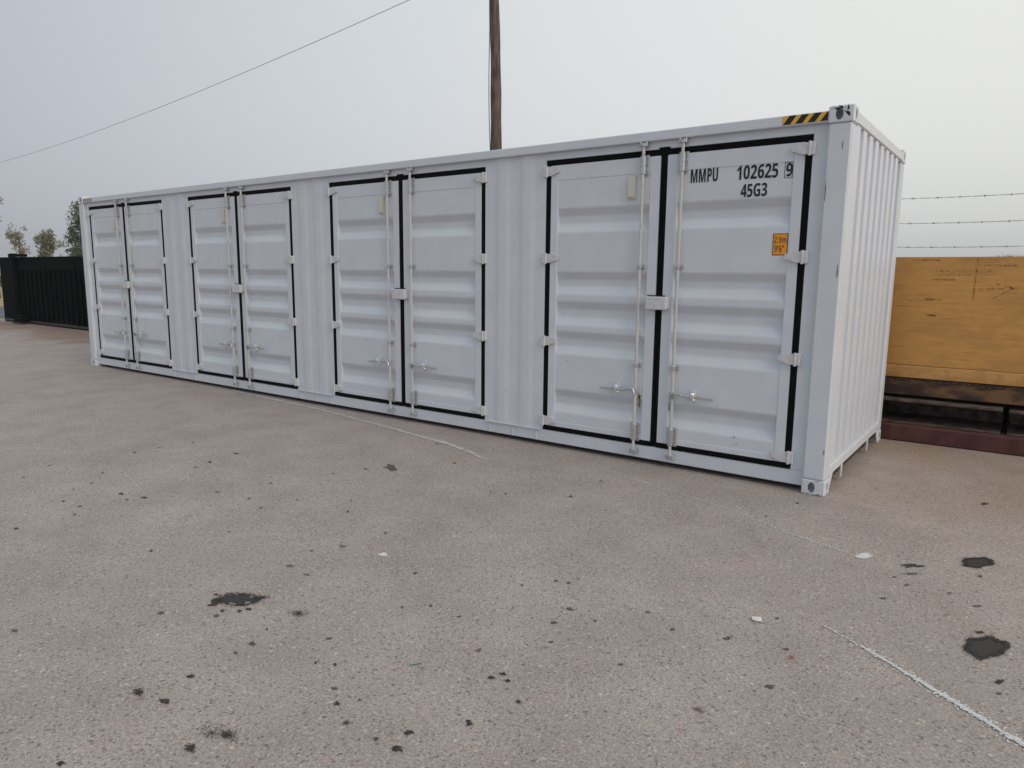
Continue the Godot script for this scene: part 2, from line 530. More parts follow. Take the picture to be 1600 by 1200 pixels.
func make_stains(ground: Node) -> void:
	var nz := FastNoiseLite.new()
	nz.seed = 3
	nz.frequency = 0.9
	nz.fractal_octaves = 3
	for s: Array in STAINS:
		var kind: String = s[0]
		var c := Vector3(s[1], 0.003, s[2])
		var a := Vector3(s[3], 0, s[4])
		var b := Vector3(s[5], 0, s[6])
		var st := new_st()
		var called := "drip_stain"
		var mat: Material = M.drip
		var ring := 0
		var rough := 0.0
		match kind:
			"O":
				called = "oil_stain"
				mat = M.oil
				rough = 0.24
				blob(st, c, a * 0.74, b * 0.74, rough, nz, 64)
				ring = 1300
			"D":
				called = "oil_stain"
				mat = M.oil
				blob(st, c - a * 0.05, a * 0.8, b * 0.72, 0.45, nz, 64)
				ring = 420
			"S":
				called = "oil_stain"
				mat = M.drip
				ring = 240
			"d":
				blob(st, c, a * 0.72, b * 0.72, 0.7, nz, 26)
				ring = 14
			"b":
				mat = M.brown
				blob(st, c, a * 0.66, b * 0.66, 0.8, nz, 24)
				ring = 12
			"f":
				mat = M.faint
				blob(st, c, a * 0.55, b * 0.55, 0.8, nz, 24)
				ring = 30
			"F":
				mat = M.brown
				ring = 150
			"r":
				mat = M.reddish
				ring = 40
			"W":
				called = "white_paint_patch"
				mat = M.white_patch
				blob(st, c, a, b, 0.35, nz, 24)
				ring = 20
		for k in ring:
			var t := rnd(0, TAU)
			var d := absf(rng.randfn(0.0, 0.55))
			if kind in ["O", "D", "d", "b", "W"]:
				d = (0.55 if kind in ["d", "b"] else 0.70) + absf(rng.randfn(0.0, 0.17))
			if kind == "O" and k % 4 != 0:
				d = 0.66 + 0.26 * sqrt(rng.randf())
			d *= outline(c, t, rough, nz)
			var p := c + a * cos(t) * d + b * sin(t) * d
			p.y = 0.0035 + 0.002 * rng.randf()
			flake(st, p, rnd(0.0016, 0.0042) * (1.4 if kind in ["O", "D"] else 1.0))
		build(called, st, mat, ground)

func chalk_line(ground: Node, pts: Array[Vector2], width: float, dens: Array[float], grain := 1.0) -> void:
	var st := new_st()
	var nz := FastNoiseLite.new()
	nz.seed = 12
	nz.frequency = 2.2
	nz.fractal_octaves = 4
	for k in pts.size() - 1:
		var a := pts[k]
		var b := pts[k + 1]
		var l := a.distance_to(b)
		var side := (b - a).normalized().orthogonal()
		var count := int(l * 2200.0 * lerpf(dens[k], dens[k + 1], 0.5))
		for i in count:
			var t := rng.randf()
			if rng.randf() > lerpf(dens[k], dens[k + 1], t) + 0.25:
				continue
			var p := a.lerp(b, t)
			# worn through in places, and frayed along one side
			var worn := nz.get_noise_2d(p.x * 1.0, p.y * 1.0)
			var fray := nz.get_noise_2d(p.x * 2.5 + 50.0, p.y * 2.5)
			if worn < -0.18 * grain and rng.randf() < 0.8:
				continue
			var off := rng.randf_range(-0.5, 0.5) * width * (0.55 + 0.7 * fray) + width * 0.25 * fray
			if i % 6 == 0:
				off = rng.randfn(0.0, width * 0.55)
			p += side * off
			flake(st, Vector3(p.x, 0.003 + 0.002 * rng.randf(), p.y), rnd(0.0018, 0.006) * grain)
	build("chalk_line", st, M.chalk, ground)

func make_land() -> void:
	var st := new_st()
	quad(st, Vector3(-700, -0.03, -700), Vector3(700, -0.03, -700), Vector3(700, -0.03, 700), Vector3(-700, -0.03, 700), Vector3.UP)
	structure("soil", st, M.soil, "bare brown earth around the yard")
	st = new_st()
	quad(st, Vector3(-23.5, -0.012, -120), Vector3(-15.4, -0.012, -120), Vector3(-15.4, -0.012, 90), Vector3(-23.5, -0.012, 90), Vector3.UP)
	structure("road", st, M.asphalt, "blue grey asphalt road beyond the black gate")
	st = new_st()
	quad(st, Vector3(-260, -0.016, -200), Vector3(-24.5, -0.016, -200), Vector3(-24.5, -0.016, 160), Vector3(-260, -0.016, 160), Vector3.UP)
	structure("field", st, M.dry_grass, "dry yellow field beyond the road")

# ------------------------------------------------------------------ the container
const CL := 12.192
const CW := 2.438
const CH := 2.896
const BAYS := [1.458, 4.55, 7.642, 10.734]

func casting(parent: Node, at: Vector3, sx: float, sz: float, top: bool) -> void:
	# corner casting with oval holes; sx, sz give the outward directions of its end and side faces
	var w := 0.172
	var h := 0.118
	var d := 0.162
	var b := CSGMesh3D.new()
	b.name = "corner_casting"
	b.mesh = box_mesh(Vector3(-w / 2, -h / 2, -d / 2), Vector3(w / 2, h / 2, d / 2), 0.007)
	b.material = M.paint
	parent.add_child(b, true)
	b.position = at
	var core := CSGBox3D.new()
	core.name = "hollow"
	core.size = Vector3(w - 0.02, h - 0.02, d - 0.02)
	core.operation = CSGShape3D.OPERATION_SUBTRACTION
	core.material = M.paint
	b.add_child(core, true)
	var hole := CSGCylinder3D.new()
	hole.name = "hole"
	hole.radius = 0.027
	hole.height = 0.08
	hole.sides = 20
	hole.rotation_degrees.x = 90
	hole.scale = Vector3(1.0, 1.0, 1.55)
	hole.position = Vector3(-sx * 0.012, 0.0, sz * d / 2)
	hole.operation = CSGShape3D.OPERATION_SUBTRACTION
	hole.material = M.paint
	b.add_child(hole, true)
	var slot := CSGCylinder3D.new()
	slot.name = "slot"
	slot.radius = 0.026
	slot.height = 0.08
	slot.sides = 20
	slot.rotation_degrees.z = 90
	slot.scale = Vector3(1.5, 1.0, 1.0)
	slot.position = Vector3(sx * w / 2, 0.0, 0.0)
	slot.operation = CSGShape3D.OPERATION_SUBTRACTION
	slot.material = M.paint
	b.add_child(slot, true)

func groove_profile(y_lo: float, y_hi: float) -> Array[Vector2]:
	var pts: Array[Vector2] = [Vector2(y_lo, 0)]
	for g: Array in [[0.362, 0.583], [0.928, 1.144], [1.203, 1.426], [1.493, 1.700], [2.063, 2.279]]:
		var l: float = g[0]
		var t: float = g[1]
		pts.append(Vector2(l, 0))
		pts.append(Vector2(l + 0.078, -0.044))
		pts.append(Vector2(t - 0.068, -0.044))
		pts.append(Vector2(t, 0))
	pts.append(Vector2(y_hi, 0))
	return rounded(pts, 0.014)

const FACE := -0.045

# one door leaf; s = -1 hinged on the left, +1 on the right; x is measured from the seam of the bay
func make_leaf(parent: Node, s: float) -> Node3D:
	var d := Node3D.new()
	d.name = "door"
	parent.add_child(d, true)
	var st := new_st()
	var xs := func(a: float, b: float) -> Array: return [minf(s * a, s * b), maxf(s * a, s * b)]
	var e: Array = xs.call(0.03, 0.125)
	box(st, Vector3(e[0], 0.212, -0.10), Vector3(e[1], 2.672, FACE), 0.005)
	var e2: Array = xs.call(1.05, 1.13)
	box(st, Vector3(e2[0], 0.212, -0.10), Vector3(e2[1], 2.672, FACE), 0.005)
	var e3: Array = xs.call(0.125, 1.05)
	box(st, Vector3(e3[0], 2.537, -0.10), Vector3(e3[1], 2.672, FACE - 0.001), 0.003)
	box(st, Vector3(e3[0], 0.212, -0.10), Vector3(e3[1], 0.262, FACE - 0.001), 0.003)
	build("door_frame", st, M.paint, d)
	st = new_st()
	sheet(st, groove_profile(0.255, 2.545), Vector3.UP, Vector3.BACK, Vector3.RIGHT, e3[0] - 0.002, e3[1] + 0.002, Vector3(0, 0, FACE - 0.005))
	build("door_panel", st, M.paint, d)
	# rubber seals
	st = new_st()
	var g: Array = xs.call(0.028, 1.18)
	box(st, Vector3(g[0], 2.676, -0.09), Vector3(g[1], 2.722, FACE + 0.001), 0.006)
	box(st, Vector3(g[0], 0.167, -0.09), Vector3(g[1], 0.208, FACE + 0.001), 0.006)
	var g2: Array = xs.call(1.133, 1.18)
	box(st, Vector3(g2[0], 0.208, -0.09), Vector3(g2[1], 2.676, FACE - 0.001), 0.006)
	var g3: Array = xs.call(0.0, 0.0275)
	box(st, Vector3(g3[0], 0.18, -0.09), Vector3(g3[1], 2.73, FACE + 0.002), 0.004)
	if s > 0:
		box(st, Vector3(-0.05, 2.685, -0.088), Vector3(0.05, 2.738, FACE + 0.004), 0.004)
	build("seal", st, M.rubber, d)
	# hinges: a tapering blade on the leaf and a knuckle on the post
	for y: float in [2.62, 1.825, 1.043, 0.262]:
		st = new_st()
		var bl: Array[Vector3] = [Vector3(s * 1.035, y - 0.012, FACE + 0.001), Vector3(s * 1.035, y + 0.024, FACE + 0.001), Vector3(s * 1.10, y + 0.042, FACE + 0.001), Vector3(s * 1.165, y + 0.044, FACE + 0.001), Vector3(s * 1.165, y - 0.042, FACE + 0.001), Vector3(s * 1.12, y - 0.04, FACE + 0.001)]
		slab(st, bl, Vector3(0, 0, 0.02))
		var k: Array = xs.call(1.166, 1.205)
		box(st, Vector3(k[0], y - 0.048, FACE - 0.008), Vector3(k[1], y + 0.048, FACE + 0.026), 0.006)
		rod(st, Vector3(s * 1.166, y - 0.052, FACE + 0.02), Vector3(s * 1.166, y + 0.052, FACE + 0.02), 0.011)
		build("hinge", st, M.fitting, d)
	# locking bar with guides, cams and keepers
	var bx := s * 0.176
	var bz := -0.012
	st = new_st()
	rod(st, Vector3(bx, 0.115, bz), Vector3(bx, 2.775, bz), 0.0135, 12)
	build("locking_bar", st, M.bar, d)
	for y: float in [0.285, 2.60]:
		st = new_st()
		box(st, Vector3(bx - 0.042, y - 0.085, FACE), Vector3(bx + 0.042, y + 0.085, FACE + 0.006), 0.002)
		box(st, Vector3(bx - 0.021, y - 0.08, FACE + 0.004), Vector3(bx + 0.021, y + 0.08, bz + 0.016), 0.008)
		for by: float in [-0.06, 0.0, 0.06]:
			for sx: float in [-1.0, 1.0]:
				rod(st, Vector3(bx + sx * 0.033, y + by, FACE + 0.004), Vector3(bx + sx * 0.033, y + by, FACE + 0.014), 0.006, 6)
		build("bar_guide", st, M.zinc, d)
	for y: float in [0.892, 1.748]:
		st = new_st()
		box(st, Vector3(bx - 0.036, y - 0.02, FACE), Vector3(bx + 0.036, y + 0.02, FACE + 0.006), 0.002)
		box(st, Vector3(bx - 0.02, y - 0.02, FACE + 0.004), Vector3(bx + 0.02, y + 0.02, bz + 0.018), 0.007)
		for sx: float in [-1.0, 1.0]:
			rod(st, Vector3(bx + sx * 0.029, y, FACE + 0.004), Vector3(bx + sx * 0.029, y, FACE + 0.018), 0.008, 6)
		build("bar_bracket", st, M.zinc, d)
	for y: float in [0.108, 2.772]:
		var q := 1.0 if y > 1.0 else -1.0
		st = new_st()
		box(st, Vector3(bx - 0.034, y - 0.02, FACE - 0.012), Vector3(bx - 0.02, y + 0.02, bz + 0.012), 0.003)
		box(st, Vector3(bx + 0.02, y - 0.02, FACE - 0.012), Vector3(bx + 0.034, y + 0.02, bz + 0.012), 0.003)
		box(st, Vector3(bx - 0.034, y - 0.014, FACE - 0.012), Vector3(bx + 0.034, y + 0.014, FACE + 0.004), 0.003)
		box(st, Vector3(bx - 0.014, y - 0.016 - q * 0.008, FACE), Vector3(bx + 0.022, y + 0.016 - q * 0.008, bz + 0.02), 0.004)
		build("bar_keeper", st, M.zinc, d)
	# handle swung along the leaf, held by its catch
	var hy := 0.662
	st = new_st()
	box(st, Vector3(bx - 0.024, hy - 0.03, bz - 0.018), Vector3(bx + 0.024, hy + 0.028, bz + 0.02), 0.008)
	var hp: Array[Vector3] = [Vector3(bx, hy - 0.035, bz + 0.018), Vector3(bx + s * 0.012, hy + 0.012, bz + 0.026), Vector3(bx + s * 0.05, hy + 0.016, bz + 0.024), Vector3(bx + s * 0.10, hy + 0.0, bz + 0.014), Vector3(bx + s * 0.17, hy - 0.002, bz + 0.008)]
	var hr: Array[float] = [0.013, 0.015, 0.015, 0.011, 0.011]
	tube(st, hp, hr, 8)
	var tail := Vector3(bx + s * 0.36, hy - 0.012, bz - 0.004)
	var t0 := Vector3(bx + s * 0.165, hy - 0.002, bz + 0.004)
	var tp: Array[Vector3] = [t0 + Vector3(0, 0.012, 0), tail + Vector3(0, 0.008, 0), tail - Vector3(0, 0.008, 0), t0 - Vector3(0, 0.012, 0)]
	slab(st, tp, Vector3(0, 0, 0.006))
	build("handle", st, M.zinc, d)
	st = new_st()
	var cx := bx + s * 0.185
	box(st, Vector3(cx - 0.024, hy - 0.045, FACE), Vector3(cx + 0.024, hy + 0.05, FACE + 0.012), 0.004)
	box(st, Vector3(cx - 0.022, hy - 0.008, FACE + 0.01), Vector3(cx + 0.022, hy + 0.036, bz + 0.034), 0.012)
	var lp: Array[Vector3] = []
	for k in 9:
		var an := -0.4 * PI + k * 0.2 * PI
		lp.append(Vector3(cx + 0.018 * cos(an), hy - 0.034 + 0.022 * sin(an), bz + 0.012))
	var lr: Array[float] = [0.0055]
	tube(st, lp, lr, 6)
	build("handle_catch", st, M.chrome, d)
	if s < 0:
		# cream ventilator hood on the left leaf
		st = new_st()
		box(st, Vector3(-0.332, 2.325, FACE - 0.006), Vector3(-0.248, 2.525, FACE + 0.012), 0.006)
		box(st, Vector3(-0.322, 2.34, FACE + 0.01), Vector3(-0.258, 2.505, FACE + 0.024), 0.008)
		build("vent_hood", st, M.vent, d)
	else:
		# cover of the padlock box over the seam
		st = new_st()
		box(st, Vector3(-0.105, 1.392, FACE + 0.003), Vector3(0.06, 1.507, FACE + 0.012), 0.002)  # black plate, offset up and left, stands in for the shadow gap
		build("lock_box_shadow_gap", st, M.black, d)
		st = new_st()
		box(st, Vector3(-0.098, 1.385, FACE + 0.014), Vector3(0.095, 1.497, FACE + 0.062), 0.007)
		box(st, Vector3(0.06, 1.395, FACE - 0.004), Vector3(0.105, 1.487, FACE + 0.05), 0.005)
		build("lock_box", st, M.fitting, d)
	return d

func lettering(called: String, txt: String, lo: Vector2, hi: Vector2, z: float, mat: Material, parent: Node, weight := 400) -> MeshInstance3D:
	var f := SystemFont.new()
	f.font_names = PackedStringArray(["Droid Sans"])
	f.font_weight = weight
	var t := TextMesh.new()
	t.text = txt
	t.font = f
	t.font_size = 64
	t.pixel_size = 0.01
	t.depth = 0.02
	t.curve_step = 2.0
	var o := put(called, t, mat, parent)
	var bb := t.get_aabb()
	var sc := Vector3((hi.x - lo.x) / bb.size.x, (hi.y - lo.y) / bb.size.y, 0.1)
	o.scale = sc
	o.position = Vector3(lo.x - bb.position.x * sc.x, lo.y - bb.position.y * sc.y, z)
	return o

func stripe_tape(parent: Node, x0: float, x1: float, y0: float, y1: float, z: float) -> void:
	var st := new_st()
	box(st, Vector3(x0, y0, z - 0.002), Vector3(x1, y1, z), 0.0004)
	build("hazard_tape", st, M.hazard_yellow, parent)
	st = new_st()
	var w := (x1 - x0) / 6.4
	var lean := w * 0.9
	for k in 4:
		var a := x0 + w * (0.1 + 1.75 * k)
		var q: Array[Vector3] = []
		for p: Array in [[a, y0], [a + w, y0], [a + w + lean, y1], [a + lean, y1]]:
			q.append(Vector3(clampf(p[0], x0, x1), p[1], z + 0.0005))
		slab(st, q, Vector3(0, 0, 0.001))
	build("hazard_stripes", st, M.ink, parent)

func make_container() -> void:
	var c := thing("shipping_container", "long pale grey steel container with four pairs of side doors", "shipping container")
	var st := new_st()
	# rails
	box(st, Vector3(0.168, 2.79, -0.09), Vector3(CL - 0.168, 2.868, -0.006), 0.006)
	build("top_rail", st, M.paint, c)
	st = new_st()
	for k in 4:
		st = new_st()
		var hx: float = BAYS[k]
		box(st, Vector3(hx - 1.183, 2.7235, -0.10), Vector3(hx + 1.183, 2.7895, FACE - 0.003), 0.002)
		build("header", st, M.paint, c)
	st = new_st()
	box(st, Vector3(0.168, 0.046, -0.12), Vector3(CL - 0.168, 0.164, -0.052), 0.005)
	build("bottom_rail", st, M.paint, c)
	st = new_st()
	box(st, Vector3(0.168, 2.79, -CW + 0.006), Vector3(CL - 0.168, 2.868, -CW + 0.08), 0.006)
	build("top_rail", st, M.paint, c)
	st = new_st()
	box(st, Vector3(0.168, 0.022, -CW + 0.006), Vector3(CL - 0.168, 0.164, -CW + 0.1), 0.006)
	build("bottom_rail", st, M.paint, c)
	# posts between the doors: two shallow flutes each
	for k in 3:
		var a: float = BAYS[k] + 1.182
		var b: float = BAYS[k + 1] - 1.182
		var m := (a + b) * 0.5
		var pts: Array[Vector2] = [Vector2(a, 0)]
		for s: float in [-0.145, 0.145]:
			pts.append(Vector2(m + s - 0.09, 0))
			pts.append(Vector2(m + s - 0.048, 0.009))
			pts.append(Vector2(m + s + 0.048, 0.009))
			pts.append(Vector2(m + s + 0.09, 0))
		pts.append(Vector2(b, 0))
		st = new_st()
		sheet(st, rounded(pts, 0.03), Vector3.RIGHT, Vector3.BACK, Vector3.UP, 0.166, 2.789, Vector3(0, 0, FACE - 0.003))
		# lower lip standing proud of the rail
		box(st, Vector3(a + 0.02, 0.158, -0.06), Vector3(b - 0.02, 0.1655, FACE + 0.016), 0.001)
		build("door_post", st, M.paint, c)
		for s: float in [-0.30, 0.0, 0.29]:
			st = new_st()
			box(st, Vector3(m + s - 0.003, 0.05, -0.053), Vector3(m + s + 0.003, 0.158, -0.038), 0.001)
			build("post_gusset", st, M.paint, c)
	# corner posts and the fillers beside the outer doors
	for e: Array in [[BAYS[3] + 1.182, CL - 0.172, CL - 0.004, 1.0], [BAYS[0] - 1.182, 0.172, 0.004, -1.0]]:
		st = new_st()
		box(st, Vector3(minf(e[0], e[1]), 0.1645, -0.11), Vector3(maxf(e[0], e[1]) , 2.7895, FACE - 0.004), 0.003)
		build("post_filler", st, M.paint, c)
		for z: float in [-0.085, -CW + 0.085]:
			st = new_st()
			box(st, Vector3(minf(e[1], e[2]), 0.119, z - 0.08), Vector3(maxf(e[1], e[2]), CH - 0.119, z + 0.08), 0.014)
			build("corner_post", st, M.paint, c)
		for top in [false, true]:
			for z: float in [-0.081, -CW + 0.081]:
				casting(c, Vector3(CL / 2 + e[3] * (CL / 2 - 0.086), (CH - 0.059) if top else 0.059, z), e[3], 1.0 if z > -1.0 else -1.0, top)
	# end walls
	for e: Array in [[CL, 1.0], [0.0, -1.0]]:
		var ex: float = e[0]
		var sg: float = e[1]
		var pts: Array[Vector2] = [Vector2(-0.166, -0.044)]
		for k in 8:
			var z0 := -0.19 - 0.252 * k
			pts.append(Vector2(z0, -0.044))
			pts.append(Vector2(z0 - 0.01, 0))
			pts.append(Vector2(z0 - 0.142, 0))
			pts.append(Vector2(z0 - 0.154, -0.044))
		pts.append(Vector2(-CW + 0.166, -0.044))
		st = new_st()
		sheet(st, rounded(pts, 0.005), Vector3.BACK, Vector3.RIGHT * sg, Vector3.UP, 0.205, 2.79, Vector3(ex - sg * 0.012, 0, 0))
		build("end_wall", st, M.paint, c)
		st = new_st()
		var xa := minf(ex, ex - sg * 0.06)
		var xb := maxf(ex, ex - sg * 0.06)
		box(st, Vector3(xa + 0.001, 2.786, -CW + 0.163), Vector3(xb - 0.001, 2.872, -0.163), 0.008)
		build("end_top_rail", st, M.paint, c)
		st = new_st()
		box(st, Vector3(xa, 0.135, -CW + 0.163), Vector3(xb + 0.0 * sg - 0.003, 0.212, -0.163), 0.006)
		# haunches by the castings
		for z: Array in [[-0.163, -1.0], [-CW + 0.163, 1.0]]:
			var q: Array[Vector3] = [Vector3(ex - sg * 0.006, 0.135, z[0]), Vector3(ex - sg * 0.006, 0.135, z[0] + z[1] * 0.12), Vector3(ex - sg * 0.006, 0.02, z[0] + z[1] * 0.015), Vector3(ex - sg * 0.006, 0.02, z[0])]
			slab(st, q, Vector3(-sg * 0.01, 0, 0))
		build("end_sill", st, M.paint, c)
		for z: float in [-0.60, -1.72]:
			st = new_st()
			var q: Array[Vector3] = [Vector3(ex - sg * 0.004, 0.14, z - 0.03), Vector3(ex - sg * 0.004, 0.14, z + 0.03), Vector3(ex - sg * 0.004, 0.028, z + 0.022), Vector3(ex - sg * 0.004, 0.028, z - 0.014)]
			slab(st, q, Vector3(-sg * 0.008, 0, 0))
			build("sill_foot", st, M.paint, c)
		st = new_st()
		box(st, Vector3(minf(ex - sg * 0.045, ex - sg * 0.10), 0.05, -CW + 0.19), Vector3(maxf(ex - sg * 0.045, ex - sg * 0.10), 0.134, -0.19), 0.003)  # dark plate added behind the sill openings to deepen their shade
		build("sill_shade_plate", st, M.underside, c)
	# back wall and roof
	var bp: Array[Vector2] = [Vector2(0.17, 0)]
	var x := 0.3
	while x < CL - 0.45:
		bp.append(Vector2(x, 0))
		bp.append(Vector2(x + 0.03, -0.034))
		bp.append(Vector2(x + 0.14, -0.034))
		bp.append(Vector2(x + 0.17, 0))
		x += 0.28
	bp.append(Vector2(CL - 0.17, 0))
	st = new_st()
	sheet(st, bp, Vector3.RIGHT, Vector3.FORWARD, Vector3.UP, 0.16, 2.79, Vector3(0, 0, -CW + 0.009))
	build("back_wall", st, M.paint, c)
	st = new_st()
	sheet(st, bp, Vector3.RIGHT, Vector3.UP, Vector3.FORWARD, 0.06, CW - 0.06, Vector3(0, 2.866, 0))
	build("roof", st, M.paint, c)
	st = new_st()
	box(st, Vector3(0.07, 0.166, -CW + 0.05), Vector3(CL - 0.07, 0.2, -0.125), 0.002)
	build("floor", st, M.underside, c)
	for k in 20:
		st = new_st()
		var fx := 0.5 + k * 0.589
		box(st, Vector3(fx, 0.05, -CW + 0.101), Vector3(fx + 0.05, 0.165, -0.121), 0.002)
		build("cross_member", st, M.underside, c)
	# doors
	var leaf_l := make_leaf(c, -1.0)
	var leaf_r := make_leaf(c, 1.0)
	leaf_l.position.x = BAYS[0]
	leaf_r.position.x = BAYS[0]
	var last: Node3D = leaf_r
	for k in range(1, 4):
		for src: Node3D in [leaf_l, leaf_r]:
			var d: Node3D = src.duplicate()
			d.name = "door"
			c.add_child(d, true)
			d.position.x = BAYS[k]
			last = d
	# markings on the right-hand leaf of the nearest bay; local x from the seam
	var z := FACE - 0.003
	last.set_meta("label", "door leaf marked with black numbers and an orange height plate")
	lettering("marking", "MMPU", Vector2(0.238, 2.431), Vector2(0.467, 2.538), z, M.ink, last, 700)
	lettering("marking", "102625", Vector2(0.622, 2.428), Vector2(0.940, 2.536), z, M.ink, last, 700)
	lettering("marking", "9", Vector2(1.000, 2.430), Vector2(1.046, 2.530), z, M.ink, last, 700)
	lettering("marking", "45G3", Vector2(0.660, 2.293), Vector2(0.865, 2.395), z, M.ink, last, 700)
	st = new_st()
	var b0 := Vector2(0.988, 2.418)
	var b1 := Vector2(1.0485, 2.536)
	for r: Array in [[b0.x, b0.y, b1.x, b0.y + 0.004], [b0.x, b1.y - 0.004, b1.x, b1.y], [b0.x, b0.y + 0.004, b0.x + 0.004, b1.y - 0.004], [b1.x - 0.004, b0.y + 0.004, b1.x, b1.y - 0.004]]:
		box(st, Vector3(r[0], r[1], FACE - 0.006), Vector3(r[2], r[3], FACE - 0.0035), 0.0002)
	build("marking_frame", st, M.ink, last)
	st = new_st()
	box(st, Vector3(0.932, 1.840, FACE - 0.006), Vector3(1.047, 2.006, FACE - 0.003), 0.001)
	build("height_plate_border", st, M.ink, last)
	st = new_st()
	box(st, Vector3(0.938, 1.846, FACE - 0.0035), Vector3(1.041, 2.000, FACE - 0.002), 0.0005)
	var plate := build("height_plate", st, M.orange, last)
	plate.set_meta("label", "orange plate reading 2.9m over 9'6\"")
	lettering("plate_text", "2.9m", Vector2(0.944, 1.934), Vector2(1.035, 1.982), FACE - 0.0015, M.ink, last, 400)
	lettering("plate_text", "9'6\"", Vector2(0.949, 1.864), Vector2(1.020, 1.916), FACE - 0.0015, M.ink, last, 400)
	stripe_tape(c, 11.695, 12.018, 2.80, 2.862, -0.0035)
	for k in 5:
		st = new_st()
		var tx := 0.19 + k * 0.066
		box(st, Vector3(tx, 2.802, -0.0055), Vector3(tx + 0.036, 2.858, -0.0035), 0.0004)
		build("worn_tape", st, M.rust, c)
	# worn paint, rust runs and grease with their own outlines
	st = new_st()
	for k in 26:
		var p := Vector3(CL - 0.10 + rng.randfn(0, 0.022), 2.878 + rng.randfn(0, 0.006), 0.0005)
		scuff(st, p, rnd(0.003, 0.013), 0.5)
	for k in 14:
		scuff(st, Vector3(CL - 0.05 + rng.randfn(0, 0.012), 2.855 + rng.randfn(0, 0.016), 0.0005), rnd(0.003, 0.009), 1.8)
	for k in 16:
		scuff(st, Vector3(CL - 0.06 + rng.randfn(0, 0.022), 0.112 + rng.randfn(0, 0.002), 0.0005), rnd(0.002, 0.006), 0.4)
	build("bare_metal_scuffs", st, M.black, c)
	st = new_st()
	for k in 40:
		scuff(st, Vector3(rnd(CL - 0.17, CL - 0.01), rnd(0.004, 0.016), 0.0005), rnd(0.002, 0.006), 0.6)
	build("rust_edge", st, M.rust, c)
	for r: Array in [[12.035, 2.30, 0.15], [12.16, 1.72, 0.10], [12.13, 2.62, 0.06], [12.165, 0.35, 0.04]]:
		st = new_st()
		var w0 := 0.004
		var run: Array[Vector3] = []
		for k in 9:
			run.append(Vector3(r[0] - w0 * (0.4 + 0.6 * sin(k * 0.39)) + rnd(-0.001, 0.001), r[1] + r[2] * (0.5 - k / 8.0), -0.0032))
		for k in 9:
			run.append(Vector3(r[0] + w0 * (0.4 + 0.6 * sin((8 - k) * 0.39)) + rnd(-0.001, 0.001), r[1] + r[2] * (0.5 - (8 - k) / 8.0), -0.0032))
		for k in 8:
			quad(st, run[k], run[k + 1], run[16 - k], run[17 - k], Vector3.BACK)
		build("rust_run", st, M.rust, c)
	st = new_st()
	for s: float in [-1.0, 1.0]:
		for k in 40:
			scuff(st, Vector3(BAYS[3] + s * 0.148 + rng.randfn(0, 0.006), 0.575 + rnd(-0.065, 0.06), FACE + 0.0005), rnd(0.003, 0.008), 1.8)
	build("grease_marks", st, M.grease, c)
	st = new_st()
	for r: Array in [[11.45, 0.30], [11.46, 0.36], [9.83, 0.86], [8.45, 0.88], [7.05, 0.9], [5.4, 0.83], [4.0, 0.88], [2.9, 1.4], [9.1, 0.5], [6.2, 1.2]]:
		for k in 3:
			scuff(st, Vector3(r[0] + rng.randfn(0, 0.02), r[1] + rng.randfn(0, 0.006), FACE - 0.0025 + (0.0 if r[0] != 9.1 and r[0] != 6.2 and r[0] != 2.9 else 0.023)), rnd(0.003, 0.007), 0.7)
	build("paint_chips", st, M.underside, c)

# a thin chip lying on a face that looks along +z
func scuff(st: SurfaceTool, c: Vector3, r: float, tall: float) -> void:
	var pts: Array[Vector3] = []
	var a0 := rnd(0, TAU)
	for k in 6:
		var t := a0 + TAU * k / 6
		var f := r * rnd(0.5, 1.1)
		pts.append(c + Vector3(cos(t) * f, sin(t) * f * tall, 0.0008 * rng.randf() * 0.0))
	c.z += rng.randf() * 0.001
	for k in range(1, 5):
		tri(st, pts[0], pts[k], pts[k + 1], Vector3.BACK)

# ------------------------------------------------------------------ the yellow bin and the steel under it
func bin_image() -> Image:
	# worn yellow paint: horizontal brush marks, rust-brown scrapes and a chalked arrow; 3.2 m wide, 1.2 m high
	var w := 1024
	var h := 384
	var n := FastNoiseLite.new()
	n.seed = 61
	n.frequency = 0.02
	n.fractal_octaves = 4
	var img := Image.create(w, h, false, Image.FORMAT_RGB8)
	for y in h:
		for x in w:
			var a := n.get_noise_2d(x * 0.25, y * 3.2)
			var b := n.get_noise_2d(x * 1.4 + 900.0, y * 1.4)
			var k := 1.0 + 0.045 * a + 0.03 * b
			var c := Color(0.805 * k, 0.60 * k, 0.33 * k)
			var worn := smoothstep(0.30, 0.7, n.get_noise_2d(x * 0.35 + 300.0, y * 5.0 + 77.0) + 0.22 * n.get_noise_2d(x * 0.3, y * 0.3 + 500.0))
			c = c.lerp(Color(0.58, 0.40, 0.23), 0.5 * worn)
			# broad weathered patches
			c = c.lerp(Color(0.66, 0.49, 0.30), 0.28 * smoothstep(0.0, 0.45, n.get_noise_2d(x * 0.22 + 40.0, y * 0.5 + 900.0)))
			img.set_pixel(x, y, c)
	return img

func strokes(st: SurfaceTool, pts: Array[Vector2], w: float, org: Vector3, dx: Vector3) -> void:
	for k in pts.size() - 1:
		var l := pts[k].distance_to(pts[k + 1])
		for i in int(l / 0.0036):
			var t := rng.randf()
			var p := pts[k].lerp(pts[k + 1], t) + Vector2(rng.randfn(0, w), rng.randfn(0, w))
			scuff(st, org + dx * p.x + Vector3.UP * p.y, rnd(0.0028, 0.0065), rnd(0.5, 1.2))

